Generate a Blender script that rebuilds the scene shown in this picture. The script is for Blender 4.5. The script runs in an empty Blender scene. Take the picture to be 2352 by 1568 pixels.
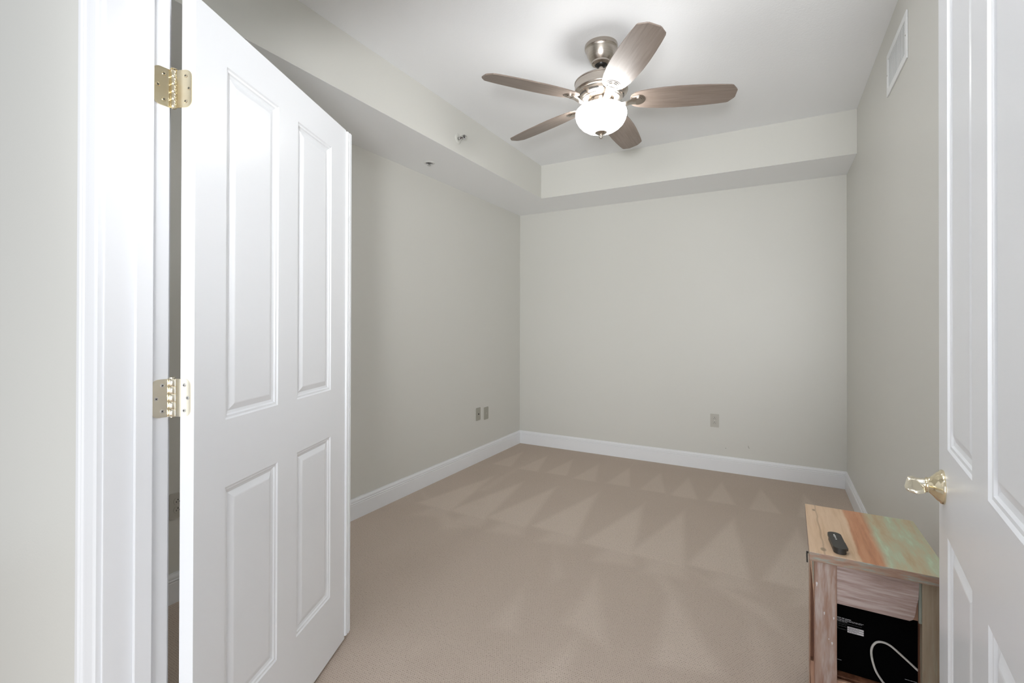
import bpy, bmesh, math, random
import numpy as np
from mathutils import Vector, Matrix

S = bpy.context.scene
COL = S.collection
random.seed(7)

# ------------------------------------------------------------------ camera
W_PX, H_PX, F_PX, CY = 2352, 1568, 1077.27, 740.32
cd = bpy.data.cameras.new('camera')
cam = bpy.data.objects.new('camera', cd); COL.objects.link(cam)
cd.sensor_width = 36.0
cd.lens = 36.0 * F_PX / W_PX
cd.shift_y = -((H_PX / 2 - CY)) / W_PX
cd.clip_start = 0.02
yaw, pit, rol = 0.5108, 0.0041, 0.0022
Fv = Vector((-math.sin(yaw)*math.cos(pit), math.cos(yaw)*math.cos(pit), math.sin(pit)))
R0 = Vector((math.cos(yaw), math.sin(yaw), 0)); U0 = R0.cross(Fv)
Rv = R0*math.cos(rol) + U0*math.sin(rol); Uv = -R0*math.sin(rol) + U0*math.cos(rol)
m = Matrix((( Rv.x, Uv.x, -Fv.x), (Rv.y, Uv.y, -Fv.y), (Rv.z, Uv.z, -Fv.z))).to_4x4()
m.translation = Vector((0, 0, 1.27))
cam.matrix_world = m
S.camera = cam

# ------------------------------------------------------------------ light and exposure
S.view_settings.view_transform = 'Standard'
S.view_settings.look = 'None'
S.view_settings.exposure = 0.30
S.view_settings.gamma = 1.0
S.view_settings.use_curve_mapping = False
wd = bpy.data.worlds.new('world'); S.world = wd; wd.use_nodes = True
wd.node_tree.nodes['Background'].inputs[0].default_value = (0.93, 0.96, 1.0, 1)
wd.node_tree.nodes['Background'].inputs[1].default_value = 0.45

def area(name, loc, target, sx, sy, power, color):
    l = bpy.data.lights.new(name, 'AREA'); l.shape = 'RECTANGLE'; l.size = sx; l.size_y = sy
    l.energy = power; l.color = color
    o = bpy.data.objects.new(name, l); COL.objects.link(o)
    o.location = loc
    o.rotation_euler = (Vector(target) - Vector(loc)).to_track_quat('-Z', 'Y').to_euler()
    return o
# added area fill in the hall behind the camera, one tall, one low
area('hall_fill_light', (0.5, -3.0, 0.95), (-0.8, 2.2, 1.9), 3.0, 1.8, 46, (0.95, 0.975, 1.0))
area('hall_fill_low', (0.3, -2.2, 0.5), (-0.9, 2.6, 2.4), 2.4, 1.0, 34, (0.95, 0.975, 1.0))
# added spot fill: one bounced off the room's ceiling, one soft behind the camera
def fill_spot(name, loc, aim, deg, power, size):
    sl = bpy.data.lights.new(name, 'SPOT'); sl.energy = power; sl.spot_size = math.radians(deg); sl.spot_blend = 1.0
    sl.shadow_soft_size = size; sl.color = (0.97, 0.985, 1.0)
    so = bpy.data.objects.new(name, sl); COL.objects.link(so); so.location = loc
    so.rotation_euler = (Vector(aim) - Vector(loc)).to_track_quat('-Z', 'Y').to_euler()
fill_spot('bounce_fill', (-0.25, 0.30, 1.45), (-0.40, 0.98, 2.74), 44, 720, 0.05)
fill_spot('camera_fill', (0.10, -0.60, 1.30), (-0.85, 2.9, 2.45), 88, 188, 0.16)
BOWL_EMIT = 18.5
S.cycles.diffuse_bounces = 8; S.cycles.max_bounces = 10

# ------------------------------------------------------------------ room numbers (metres)
XL, XR, YF = -2.394, 0.4875, 4.4455
YR, YH = 0.570, 0.447            # room and hall face of the wall with the doorway
H1, H2 = 2.4387, 2.7428          # soffit and tray height
TW, TF = 0.4995, 0.516           # soffit widths
JL, JR = -1.248, 0.276           # faces of the two side jambs
JT = 2.052

# ------------------------------------------------------------------ node helpers
def new_mat(name):
    mt = bpy.data.materials.new(name); mt.use_nodes = True
    nt = mt.node_tree
    return mt, nt, nt.nodes['Principled BSDF']
def srgb(r, g, b):
    f = lambda c: (c/255/12.92) if c/255 <= 0.04045 else ((c/255+0.055)/1.055)**2.4
    return (f(r), f(g), f(b), 1)
def simple(name, col, rough=0.5, metal=0.0, spec=0.5):
    mt, nt, b = new_mat(name)
    b.inputs['Base Color'].default_value = col
    b.inputs['Roughness'].default_value = rough
    b.inputs['Metallic'].default_value = metal
    b.inputs['Specular IOR Level'].default_value = spec
    return mt
def N(nt, t, **kw):
    n = nt.nodes.new(t)
    for k, v in kw.items():
        if k.startswith('i_'):
            key = k[2:]
            key = int(key) if key.isdigit() else key.replace('_', ' ')
            n.inputs[key].default_value = v
        else: setattr(n, k, v)
    return n
def math_n(nt, op, a, b=None, c=None):
    n = nt.nodes.new('ShaderNodeMath'); n.operation = op
    for i, v in enumerate((a, b, c)):
        if v is None: continue
        if isinstance(v, (int, float)): n.inputs[i].default_value = v
        else: nt.links.new(v, n.inputs[i])
    return n.outputs[0]
def mixc(nt, fac, a, b, bt='MIX'):
    n = nt.nodes.new('ShaderNodeMix'); n.data_type = 'RGBA'; n.blend_type = bt
    for idx, v in ((0, fac), (6, a), (7, b)):
        if isinstance(v, (int, float)): n.inputs[idx].default_value = v
        elif isinstance(v, tuple): n.inputs[idx].default_value = v
        else: nt.links.new(v, n.inputs[idx])
    return n.outputs[2]
def ramp(nt, fac, stops, interp='LINEAR'):
    n = nt.nodes.new('ShaderNodeValToRGB'); cr = n.color_ramp; cr.interpolation = interp
    while len(cr.elements) > 1: cr.elements.remove(cr.elements[-1])
    cr.elements[0].position = stops[0][0]; cr.elements[0].color = stops[0][1]
    for p, c in stops[1:]:
        e = cr.elements.new(p); e.color = c
    nt.links.new(fac, n.inputs[0])
    return n.outputs[0]
def noise(nt, vec, scale, detail=2.0, rough=0.5):
    n = N(nt, 'ShaderNodeTexNoise'); n.inputs['Scale'].default_value = scale
    n.inputs['Detail'].default_value = detail; n.inputs['Roughness'].default_value = rough
    if vec is not None: nt.links.new(vec, n.inputs['Vector'])
    return n.outputs[0]
def mapped(nt, scale=(1, 1, 1), loc=(0, 0, 0), rot=(0, 0, 0), kind='Object'):
    tc = N(nt, 'ShaderNodeTexCoord'); mp = N(nt, 'ShaderNodeMapping')
    mp.inputs['Scale'].default_value = scale; mp.inputs['Location'].default_value = loc
    mp.inputs['Rotation'].default_value = rot
    nt.links.new(tc.outputs[kind], mp.inputs[0])
    return mp.outputs[0]
def bump(nt, b, height, strength, dist):
    bn = N(nt, 'ShaderNodeBump'); bn.inputs['Strength'].default_value = strength
    bn.inputs['Distance'].default_value = dist
    nt.links.new(height, bn.inputs['Height']); nt.links.new(bn.outputs[0], b.inputs['Normal'])

def paint(name, col, rough, bump_s=0.15, scale=180):
    mt, nt, b = new_mat(name)
    b.inputs['Base Color'].default_value = col
    b.inputs['Roughness'].default_value = rough
    b.inputs['Specular IOR Level'].default_value = 0.4
    v = mapped(nt)
    bump(nt, b, noise(nt, v, scale, 2), bump_s, 0.002)
    return mt

M = {}
M['wall'] = paint('greige_wall_paint', (0.66, 0.657, 0.620, 1), 0.42, 0.10, 160)
M['ceiling'] = paint('white_ceiling_paint', (0.865, 0.88, 0.90, 1), 0.85, 0.35, 110)
M['soffit'] = paint('white_soffit_paint', (0.885, 0.90, 0.915, 1), 0.8, 0.2, 140)
M['trim'] = paint('white_semigloss_trim', (0.82, 0.835, 0.86, 1), 0.28, 0.04, 60)
M['casing'] = paint('white_trim_dimmed', (0.76, 0.77, 0.79, 1), 0.30, 0.04, 60)  # same paint as the trim, darkened here to offset strong light
M['door'] = paint('white_semigloss_door', (0.83, 0.845, 0.87, 1), 0.30, 0.05, 45)
M['plate'] = simple('almond_plastic_plate', (0.50, 0.485, 0.44, 1), 0.4)
M['plate_dark'] = simple('beige_plastic_plate', (0.36, 0.35, 0.30, 1), 0.45)
M['slot'] = simple('dark_slot', (0.02, 0.018, 0.015, 1), 0.6)
M['vent'] = simple('white_enamel_grille', (0.84, 0.86, 0.87, 1), 0.4)
M['chrome'] = simple('chrome', (0.6, 0.6, 0.6, 1), 0.18, 1.0)
M['screw'] = simple('steel_screw', (0.75, 0.74, 0.72, 1), 0.3, 1.0)
M['white_plastic'] = simple('white_plastic', (0.72, 0.72, 0.71, 1), 0.4)
M['black_plastic'] = simple('black_plastic', (0.028, 0.026, 0.023, 1), 0.45)
M['black_card'] = simple('black_card', (0.0012, 0.0012, 0.0014, 1), 0.9, 0, 0.04)
M['print'] = simple('white_print', (0.36, 0.36, 0.38, 1), 0.6)
M['print_dim'] = simple('grey_print', (0.09, 0.09, 0.095, 1), 0.6)
M['sticker'] = simple('white_sticker', (0.62, 0.60, 0.62, 1), 0.6)
M['cable'] = simple('white_cable_jacket', (0.62, 0.60, 0.57, 1), 0.45)
M['button'] = simple('white_button', (0.85, 0.85, 0.83, 1), 0.4)

def brass():
    mt, nt, b = new_mat('polished_brass')
    v = mapped(nt)
    c = ramp(nt, noise(nt, v, 22, 3), [(0.35, (0.84, 0.75, 0.55, 1)), (0.65, (0.78, 0.67, 0.46, 1))])
    nt.links.new(c, b.inputs['Base Color'])
    b.inputs['Metallic'].default_value = 1; b.inputs['Roughness'].default_value = 0.14
    return mt
M['brass'] = brass()
M['pale_brass'] = simple('pale_worn_brass', (0.86, 0.80, 0.66, 1), 0.16, 1.0)

def nickel():
    mt, nt, b = new_mat('brushed_nickel')
    v = mapped(nt, (1, 1, 60))
    c = ramp(nt, noise(nt, v, 6, 3), [(0.3, (0.47, 0.42, 0.37, 1)), (0.7, (0.56, 0.51, 0.46, 1))])
    nt.links.new(c, b.inputs['Base Color'])
    b.inputs['Metallic'].default_value = 1; b.inputs['Roughness'].default_value = 0.27
    return mt
M['nickel'] = nickel()

def glow():
    mt, nt, b = new_mat('lit_frosted_glass')
    b.inputs['Base Color'].default_value = (0.9, 0.89, 0.86, 1)
    b.inputs['Roughness'].default_value = 0.35
    b.inputs['Emission Color'].default_value = (1.0, 0.995, 0.98, 1)
    b.inputs['Emission Strength'].default_value = BOWL_EMIT
    return mt
M['glow'] = glow()

def blade_wood():
    mt, nt, b = new_mat('grey_walnut_blade')
    v = mapped(nt, (3.0, 42, 42))
    g1 = noise(nt, v, 2.2, 6, 0.62)
    v2 = mapped(nt, (1.2, 9, 9), (3, 0, 0))
    g2 = noise(nt, v2, 3.0, 3)
    c1 = ramp(nt, g1, [(0.30, (0.165, 0.130, 0.110, 1)), (0.55, (0.265, 0.215, 0.185, 1)), (0.75, (0.345, 0.290, 0.255, 1))])
    c = mixc(nt, g2, c1, (0.21, 0.165, 0.135, 1))
    nt.links.new(c, b.inputs['Base Color'])
    b.inputs['Roughness'].default_value = 0.38
    bump(nt, b, g1, 0.15, 0.001)
    return mt
M['blade'] = blade_wood()

def carpet():
    mt, nt, b = new_mat('beige_loop_carpet')
    v = mapped(nt)
    wob2 = N(nt, 'ShaderNodeTexNoise'); wob2.inputs['Scale'].default_value = 95; wob2.inputs['Detail'].default_value = 2
    nt.links.new(v, wob2.inputs['Vector'])
    add2 = N(nt, 'ShaderNodeVectorMath', operation='MULTIPLY_ADD'); nt.links.new(wob2.outputs['Color'], add2.inputs[0]); add2.inputs[1].default_value = (0.0065, 0.0065, 0)
    sep = N(nt, 'ShaderNodeSeparateXYZ')
    wob = N(nt, 'ShaderNodeTexNoise'); wob.inputs['Scale'].default_value = 9; wob.inputs['Detail'].default_value = 3
    nt.links.new(v, wob.inputs['Vector'])
    add = N(nt, 'ShaderNodeVectorMath', operation='MULTIPLY_ADD')
    nt.links.new(wob.outputs['Color'], add.inputs[0]); add.inputs[1].default_value = (0.006, 0.006, 0); nt.links.new(v, add.inputs[2])
    nt.links.new(add.outputs[0], add2.inputs[2]); nt.links.new(add2.outputs[0], sep.inputs[0])
    P = 0.0088
    # staggered pin holes of the loop weave
    row = math_n(nt, 'FLOOR', math_n(nt, 'DIVIDE', sep.outputs[1], P*0.9))
    off = math_n(nt, 'MULTIPLY', math_n(nt, 'MODULO', row, 2.0), 0.5)
    fx = math_n(nt, 'FRACT', math_n(nt, 'ADD', math_n(nt, 'DIVIDE', sep.outputs[0], P), off))
    fy = math_n(nt, 'FRACT', math_n(nt, 'DIVIDE', sep.outputs[1], P*0.9))
    dx = math_n(nt, 'SUBTRACT', fx, 0.5); dy = math_n(nt, 'SUBTRACT', fy, 0.5)
    dist = math_n(nt, 'SQRT', math_n(nt, 'ADD', math_n(nt, 'MULTIPLY', dx, dx), math_n(nt, 'MULTIPLY', math_n(nt, 'MULTIPLY', dy, dy), 1.6)))
    pit_ = ramp(nt, dist, [(0.0, (0, 0, 0, 1)), (0.16, (0.12, 0.12, 0.12, 1)), (0.33, (0.85, 0.85, 0.85, 1)), (0.55, (1, 1, 1, 1))])
    fine = noise(nt, v, 420, 3, 0.6)
    big = noise(nt, v, 2.2, 3, 0.55)
    at = N(nt, 'ShaderNodeAttribute', attribute_name='pile_nap')
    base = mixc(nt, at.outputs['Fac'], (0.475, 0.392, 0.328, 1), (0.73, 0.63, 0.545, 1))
    base = mixc(nt, 0.25, base, ramp(nt, big, [(0.35, (0.53, 0.445, 0.375, 1)), (0.68, (0.62, 0.53, 0.455, 1))]))
    tw = mixc(nt, 0.30, base, ramp(nt, fine, [(0.3, (0.40, 0.33, 0.275, 1)), (0.7, (0.74, 0.64, 0.55, 1))]))
    pv = math_n(nt, 'MINIMUM', math_n(nt, 'ADD', pit_, ramp(nt, noise(nt, v, 130, 2), [(0.36, (0, 0, 0, 1)), (0.66, (0.8, 0.8, 0.8, 1))])), 1.0)
    c = mixc(nt, pv, (0.27, 0.215, 0.175, 1), tw)
    nt.links.new(c, b.inputs['Base Color'])
    b.inputs['Roughness'].default_value = 0.95
    b.inputs['Specular IOR Level'].default_value = 0.1
    bump(nt, b, math_n(nt, 'ADD', math_n(nt, 'MULTIPLY', pit_, 0.8), math_n(nt, 'MULTIPLY', fine, 0.4)), 0.45, 0.003)
    return mt
M['carpet'] = carpet()

def wood(name, ca, cb, cc, grain=(30, 30, 2.2), worn=None, worn_amt=0.5, rough=0.6, seed=0.0, wscale=7.0):
    """weathered board: long grain between ca and cb, dark veins cc, flaking paint in colour worn"""
    mt, nt, b = new_mat(name)
    v = mapped(nt, grain, (seed, seed*1.7, seed*0.6))
    g = noise(nt, v, 1.6, 6, 0.65)
    c = ramp(nt, g, [(0.28, cc), (0.45, ca), (0.62, cb)])
    if worn:
        v2 = mapped(nt, tuple(max(1.0, s*0.22) for s in grain), (seed+4, 2, 1))
        p = noise(nt, v2, wscale*0.35, 5, 0.7)
        mk = ramp(nt, p, [(1-worn_amt-0.07, (0, 0, 0, 1)), (1-worn_amt+0.07, (1, 1, 1, 1))])
        c = mixc(nt, mk, c, worn)
    nt.links.new(c, b.inputs['Base Color'])
    b.inputs['Roughness'].default_value = rough
    bump(nt, b, g, 0.35, 0.002)
    return mt
M['leg_pink'] = wood('pink_washed_wood', (0.30, 0.185, 0.140, 1), (0.38, 0.27, 0.22, 1), (0.25, 0.125, 0.085, 1), (32, 32, 3), (0.46, 0.39, 0.36, 1), 0.38, 0.6, 1.3)
M['leg_green'] = wood('olive_worn_wood', (0.29, 0.225, 0.155, 1), (0.34, 0.275, 0.20, 1), (0.22, 0.14, 0.09, 1), (40, 40, 2), (0.32, 0.37, 0.27, 1), 0.34, 0.6, 5.1)
M['apron'] = wood('mauve_washed_wood', (0.34, 0.24, 0.21, 1), (0.47, 0.385, 0.365, 1), (0.15, 0.11, 0.115, 1), (4.0, 30, 60), (0.42, 0.345, 0.335, 1), 0.34, 0.6, 2.2)
M['inner'] = wood('brown_inner_wood_shaded', (0.15, 0.058, 0.028, 1), (0.24, 0.105, 0.056, 1), (0.08, 0.03, 0.015, 1), (24, 24, 2), None, 0, 0.55, 3.3)  # stained wood, its colour darkened further for the shade inside the table
M['rail'] = wood('salmon_wood', (0.34, 0.19, 0.125, 1), (0.42, 0.26, 0.175, 1), (0.25, 0.125, 0.08, 1), (20, 20, 3), None, 0, 0.55, 6.3)
M['strip_green'] = wood('grey_green_painted_wood', (0.22, 0.24, 0.20, 1), (0.28, 0.30, 0.26, 1), (0.18, 0.13, 0.09, 1), (20, 20, 3), None, 0, 0.6, 8.3)

def tabletop_mat():
    mt, nt, b = new_mat('reclaimed_plank_top')
    tc = N(nt, 'ShaderNodeTexCoord'); sep = N(nt, 'ShaderNodeSeparateXYZ'); nt.links.new(tc.outputs['Object'], sep.inputs[0])
    n1 = noise(nt, mapped(nt, (2, 4, 2)), 3.0, 2)
    x = math_n(nt, 'ADD', sep.outputs[0], math_n(nt, 'MULTIPLY', math_n(nt, 'SUBTRACT', n1, 0.5), 0.016))
    g = noise(nt, mapped(nt, (34, 2.4, 30)), 1.6, 6, 0.65)
    pine = ramp(nt, g, [(0.3, (0.54, 0.36, 0.215, 1)), (0.5, (0.64, 0.455, 0.30, 1)), (0.7, (0.70, 0.52, 0.365, 1))])
    red = ramp(nt, g, [(0.3, (0.34, 0.145, 0.070, 1)), (0.5, (0.49, 0.225, 0.115, 1)), (0.7, (0.56, 0.29, 0.16, 1))])
    wv = noise(nt, mapped(nt, (13, 2.2, 13), (2, 0, 0), (0, 0, 0.25)), 1.7, 4, 0.6)
    green = ramp(nt, wv, [(0.34, (0.44, 0.33, 0.19, 1)), (0.44, (0.47, 0.43, 0.28, 1)), (0.53, (0.43, 0.50, 0.35, 1)), (0.66, (0.50, 0.69, 0.51, 1))])
    green = mixc(nt, 0.10, green, red)
    # local x: 0 = left edge of the top
    f1 = ramp(nt, x, [(0.124, (0, 0, 0, 1)), (0.127, (1, 1, 1, 1))])
    f2 = ramp(nt, x, [(0.176, (0, 0, 0, 1)), (0.196, (1, 1, 1, 1))])
    c = mixc(nt, f1, pine, red); c = mixc(nt, f2, c, green)
    # two knots and the dark glue line in the pine board
    def knot(kx, ky, rx, ry):
        a = math_n(nt, 'DIVIDE', math_n(nt, 'SUBTRACT', sep.outputs[0], kx), rx)
        d = math_n(nt, 'DIVIDE', math_n(nt, 'SUBTRACT', sep.outputs[1], ky), ry)
        r = math_n(nt, 'SQRT', math_n(nt, 'ADD', math_n(nt, 'MULTIPLY', a, a), math_n(nt, 'MULTIPLY', d, d)))
        return ramp(nt, r, [(0.55, (0.75, 0.75, 0.75, 1)), (1.0, (0, 0, 0, 1))])
    for k in ((0.034, 0.375, 0.006, 0.013), (0.038, 0.035, 0.009, 0.016)):
        c = mixc(nt, knot(*k), c, (0.20, 0.145, 0.085, 1))
    ln = math_n(nt, 'ABSOLUTE', math_n(nt, 'SUBTRACT', math_n(nt, 'ADD', sep.outputs[0], math_n(nt, 'MULTIPLY', math_n(nt, 'SUBTRACT', n1, 0.5), 0.012)), 0.040))
    c = mixc(nt, ramp(nt, ln, [(0.0, (0.6, 0.6, 0.6, 1)), (0.0012, (0, 0, 0, 1))]), c, (0.30, 0.20, 0.12, 1))
    # painted front edge
    ge = noise(nt, mapped(nt, (9, 30, 60), (1, 0, 3)), 2.0, 4, 0.6)
    edge = ramp(nt, ge, [(0.35, (0.25, 0.145, 0.10, 1)), (0.5, (0.33, 0.215, 0.16, 1)), (0.60, (0.27, 0.27, 0.225, 1)), (0.70, (0.36, 0.40, 0.36, 1))])
    geo = N(nt, 'ShaderNodeNewGeometry'); s2 = N(nt, 'ShaderNodeSeparateXYZ'); nt.links.new(geo.outputs['True Normal'], s2.inputs[0])
    up = ramp(nt, s2.outputs[2], [(0.5, (0, 0, 0, 1)), (0.7, (1, 1, 1, 1))])
    c = mixc(nt, up, edge, c)
    nt.links.new(c, b.inputs['Base Color'])
    b.inputs['Roughness'].default_value = 0.42
    bump(nt, b, g, 0.2, 0.0015)
    return mt
M['tabletop'] = tabletop_mat()

# ------------------------------------------------------------------ mesh helpers
def link(name, bm, mats, parent=None, smooth=False, world=False):
    if world and parent is not None:
        bm.transform(PM[parent.name].inverted())
    bmesh.ops.recalc_face_normals(bm, faces=bm.faces)
    me = bpy.data.meshes.new(name); bm.to_mesh(me); bm.free()
    o = bpy.data.objects.new(name, me); COL.objects.link(o)
    for mt in (mats if isinstance(mats, (list, tuple)) else [mats]): me.materials.append(mt)
    if smooth:
        me.polygons.foreach_set('use_smooth', [True]*len(me.polygons))
        try: me.set_sharp_from_angle(angle=math.radians(38))
        except Exception: pass
    if parent is not None: o.parent = parent
    return o
PM = {}                     # world matrices of the empties / roots
def place(o, loc, rotz=0.0):
    o.location = loc; o.rotation_euler = (0, 0, rotz)
    PM[o.name] = Matrix.Translation(loc) @ Matrix.Rotation(rotz, 4, 'Z')
def thing(name, label, cat, loc=(0, 0, 0), rotz=0.0, group=None):
    o = bpy.data.objects.new(name, None); o.empty_display_size = 0.05; COL.objects.link(o)
    place(o, loc, rotz); tag(o, label, cat, group); return o
def tag(o, label, cat, group=None):
    o['label'] = label; o['category'] = cat
    if group: o['group'] = group
    return o
def struct(o, label=None, cat=None):
    o['kind'] = 'structure'
    if label: o['label'] = label
    if cat: o['category'] = cat
    return o
def box(bm, x0, x1, y0, y1, z0, z1, bev=0.0, mi=0, seg=2):
    r = bmesh.ops.create_cube(bm, size=1.0)
    vs = r['verts']
    for v in vs:
        v.co = Vector(((x0+x1)/2 + v.co.x*(x1-x0), (y0+y1)/2 + v.co.y*(y1-y0), (z0+z1)/2 + v.co.z*(z1-z0)))
    fs = set(f for v in vs for f in v.link_faces)
    for f in fs: f.material_index = mi
    if bev > 0:
        es = list(set(e for f in fs for e in f.edges))
        bmesh.ops.bevel(bm, geom=es, offset=bev, segments=seg, profile=0.5, affect='EDGES', clamp_overlap=True)
    return bm
def bx(*a, **k): return box(bmesh.new(), *a, **k)
def lathe(bm, prof, seg=48, axis='Z', origin=(0, 0, 0), cap=True, M4=None):
    """prof: list of (radius, height)"""
    rings = []
    for r, h in prof:
        ring = []
        for i in range(seg):
            a = 2*math.pi*i/seg
            p = Vector((r*math.cos(a), r*math.sin(a), h))
            if M4 is not None: p = M4 @ p
            ring.append(bm.verts.new(p + Vector(origin)))
        rings.append(ring)
    for k in range(len(rings)-1):
        for i in range(seg):
            j = (i+1) % seg
            bm.faces.new((rings[k][i], rings[k][j], rings[k+1][j], rings[k+1][i]))
    if cap:
        bm.faces.new(rings[0][::-1]); bm.faces.new(rings[-1])
    return bm
def prism(bm, poly, z0, z1, M4=None, mi=0, bev=0.0):
    """poly in local xy extruded along local z, placed with M4"""
    lo = [bm.verts.new((x, y, z0)) for x, y in poly]
    hi = [bm.verts.new((x, y, z1)) for x, y in poly]
    n = len(poly); fs = []
    fs.append(bm.faces.new(lo[::-1])); fs.append(bm.faces.new(hi))
    for i in range(n):
        j = (i+1) % n
        fs.append(bm.faces.new((lo[i], lo[j], hi[j], hi[i])))
    for f in fs: f.material_index = mi
    if bev > 0:
        es = [e for e in fs[0].edges] + [e for e in fs[1].edges]
        r = bmesh.ops.bevel(bm, geom=es, offset=bev, segments=2, profile=0.5, affect='EDGES', clamp_overlap=True)
    if M4 is not None:
        vs = set(lo+hi)
        if bev > 0: vs = set(v for v in bm.verts)      # prism() with bevel is used on a fresh bmesh
        for v in vs:
            if v.is_valid: v.co = M4 @ v.co
    return bm
def tube(bm, pts, rad, seg=12, cap=True, flat=None):
    """swept tube through pts; rad number or list; flat = (a, b) half widths list for elliptical section with fixed up"""
    rings = []
    n = len(pts); P = [Vector(p) for p in pts]
    up = Vector((0, 0, 1))
    prev = None
    for i in range(n):
        t = (P[min(i+1, n-1)] - P[max(i-1, 0)]).normalized()
        if prev is None:
            a = t.cross(up)
            if a.length < 1e-3: a = t.cross(Vector((1, 0, 0)))
            a.normalize()
        else:
            a = (prev - t*prev.dot(t)).normalized()
        prev = a; b = t.cross(a)
        ra, rb = (rad if not isinstance(rad, (list, tuple)) else rad[i],)*2
        if flat: ra, rb = flat[i]
        rings.append([bm.verts.new(P[i] + a*ra*math.cos(2*math.pi*k/seg) + b*rb*math.sin(2*math.pi*k/seg)) for k in range(seg)])
    for k in range(n-1):
        for i in range(seg):
            j = (i+1) % seg
            bm.faces.new((rings[k][i], rings[k][j], rings[k+1][j], rings[k+1][i]))
    if cap:
        bm.faces.new(rings[0][::-1]); bm.faces.new(rings[-1])
    return bm
def catmull(pts, n=8):
    P = [Vector(p) for p in pts]; out = []
    for i in range(len(P)-1):
        p0 = P[max(i-1, 0)]; p1 = P[i]; p2 = P[i+1]; p3 = P[min(i+2, len(P)-1)]
        for k in range(n):
            t = k/n
            out.append(0.5*((2*p1) + (p2-p0)*t + (2*p0-5*p1+4*p2-p3)*t*t + (3*p1-p0-3*p2+p3)*t**3))
    out.append(P[-1]); return out
def round_rect(x0, x1, y0, y1, r, corners=(1, 1, 1, 1), seg=6):
    """corners: (x0y0, x1y0, x1y1, x0y1)"""
    out = []
    cs = [(x0, y0, math.pi, 1, 1), (x1, y0, 1.5*math.pi, -1, 1), (x1, y1, 0, -1, -1), (x0, y1, 0.5*math.pi, 1, -1)]
    for (cx, cy, a0, sx, sy), on in zip(cs, corners):
        if not on or r <= 0: out.append((cx, cy)); continue
        ox, oy = cx + sx*r, cy + sy*r
        for k in range(seg+1):
            a = a0 + (math.pi/2)*k/seg
            out.append((ox + r*math.cos(a), oy + r*math.sin(a)))
    return out

# ------------------------------------------------------------------ floor
def tri_mask(X, Y, tri, soft=0.012):
    (x1, y1), (x2, y2), (x3, y3) = tri
    area2 = (x2-x1)*(y3-y1) - (x3-x1)*(y2-y1)
    if area2 < 0: (x2, y2), (x3, y3) = (x3, y3), (x2, y2)
    d = np.full(X.shape, 1e9)
    for (ax, ay), (bx_, by) in (((x1, y1), (x2, y2)), ((x2, y2), (x3, y3)), ((x3, y3), (x1, y1))):
        L = math.hypot(bx_-ax, by-ay)
        d = np.minimum(d, ((bx_-ax)*(Y-ay) - (by-ay)*(X-ax))/L)
    return np.clip(d/soft*0.5 + 0.5, 0, 1)
def build_floor():
    xs = np.concatenate(([-3.6], np.arange(-2.42, 0.52, 0.011), [2.2]))
    ys = np.concatenate(([-3.2, -1.0], np.arange(0.40, 4.47, 0.011)))
    X, Y = np.meshgrid(xs, ys)
    nap = np.full(X.shape, 0.22)
    def addtri(t, amt, soft=0.012):
        nonlocal nap
        nap = np.maximum(nap, 0.22 + amt*tri_mask(X, Y, t, soft))
    for ax in (-2.19, -1.92, -1.66, -1.40, -1.125, -0.855, -0.625, -0.375, -0.096, 0.19):
        j = random.uniform(-0.02, 0.02)
        addtri(((ax, 4.14+j), (ax-0.055, 3.65+j), (ax+0.135, 3.66+j)), 0.48)
    for i, ax in enumerate((-2.05, -1.77, -1.49, -1.165, -0.81, -0.54, -0.235, 0.12)):
        j = random.uniform(-0.04, 0.04)
        addtri(((ax, 3.38+j), (ax-0.17, 2.62+j), (ax+0.13, 2.60+j)), 0.62, 0.02)
        addtri(((ax+0.02, 3.0+j), (ax-0.05, 2.45+j), (ax+0.16, 2.50+j)), 0.40, 0.03)
    for t, a in (NAP_EXTRA): addtri(t, a, 0.03)
    # darker swathe near the open door leaf
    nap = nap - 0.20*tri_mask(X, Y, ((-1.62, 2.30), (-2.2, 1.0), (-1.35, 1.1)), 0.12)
    verts = np.stack([X.ravel(), Y.ravel(), np.zeros(X.size)], 1)
    ny, nx = X.shape
    idx = np.arange(nx*ny).reshape(ny, nx)
    faces = np.stack([idx[:-1, :-1].ravel(), idx[:-1, 1:].ravel(), idx[1:, 1:].ravel(), idx[1:, :-1].ravel()], 1)
    me = bpy.data.meshes.new('floor'); me.from_pydata(verts.tolist(), [], faces.tolist())
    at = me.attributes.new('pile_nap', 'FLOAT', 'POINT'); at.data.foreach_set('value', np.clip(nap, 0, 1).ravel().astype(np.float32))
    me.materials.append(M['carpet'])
    o = bpy.data.objects.new('floor', me); COL.objects.link(o)
    struct(o, 'beige looped carpet with vacuum strokes', 'floor')
NAP_EXTRA = [
 (((-0.44, 2.36), (-0.40, 1.80), (-0.16, 1.86)), 0.55),
 (((-0.78, 2.25), (-0.78, 1.86), (-0.58, 1.80)), 0.45),
 (((-0.66, 2.70), (-0.38, 2.30), (-0.46, 2.30)), 0.40),
 (((-1.06, 2.02), (-1.05, 1.68), (-0.93, 1.70)), 0.35),
 (((-0.70, 1.76), (-0.78, 1.45), (-0.66, 1.55)), 0.45),
 (((-1.08, 2.42), (-0.96, 2.12), (-0.93, 2.20)), 0.30),
 (((-2.30, 2.75), (-1.70, 2.42), (-1.80, 2.34)), 0.40),
 (((-0.35, 2.55), (0.05, 2.22), (-0.02, 2.40)), 0.45),
 (((-0.10, 2.35), (0.08, 1.75), (-0.06, 1.72)), 0.30),
 (((-1.98, 3.62), (-1.99, 2.98), (-1.92, 3.05)), 0.35),
]
build_floor()

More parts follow.
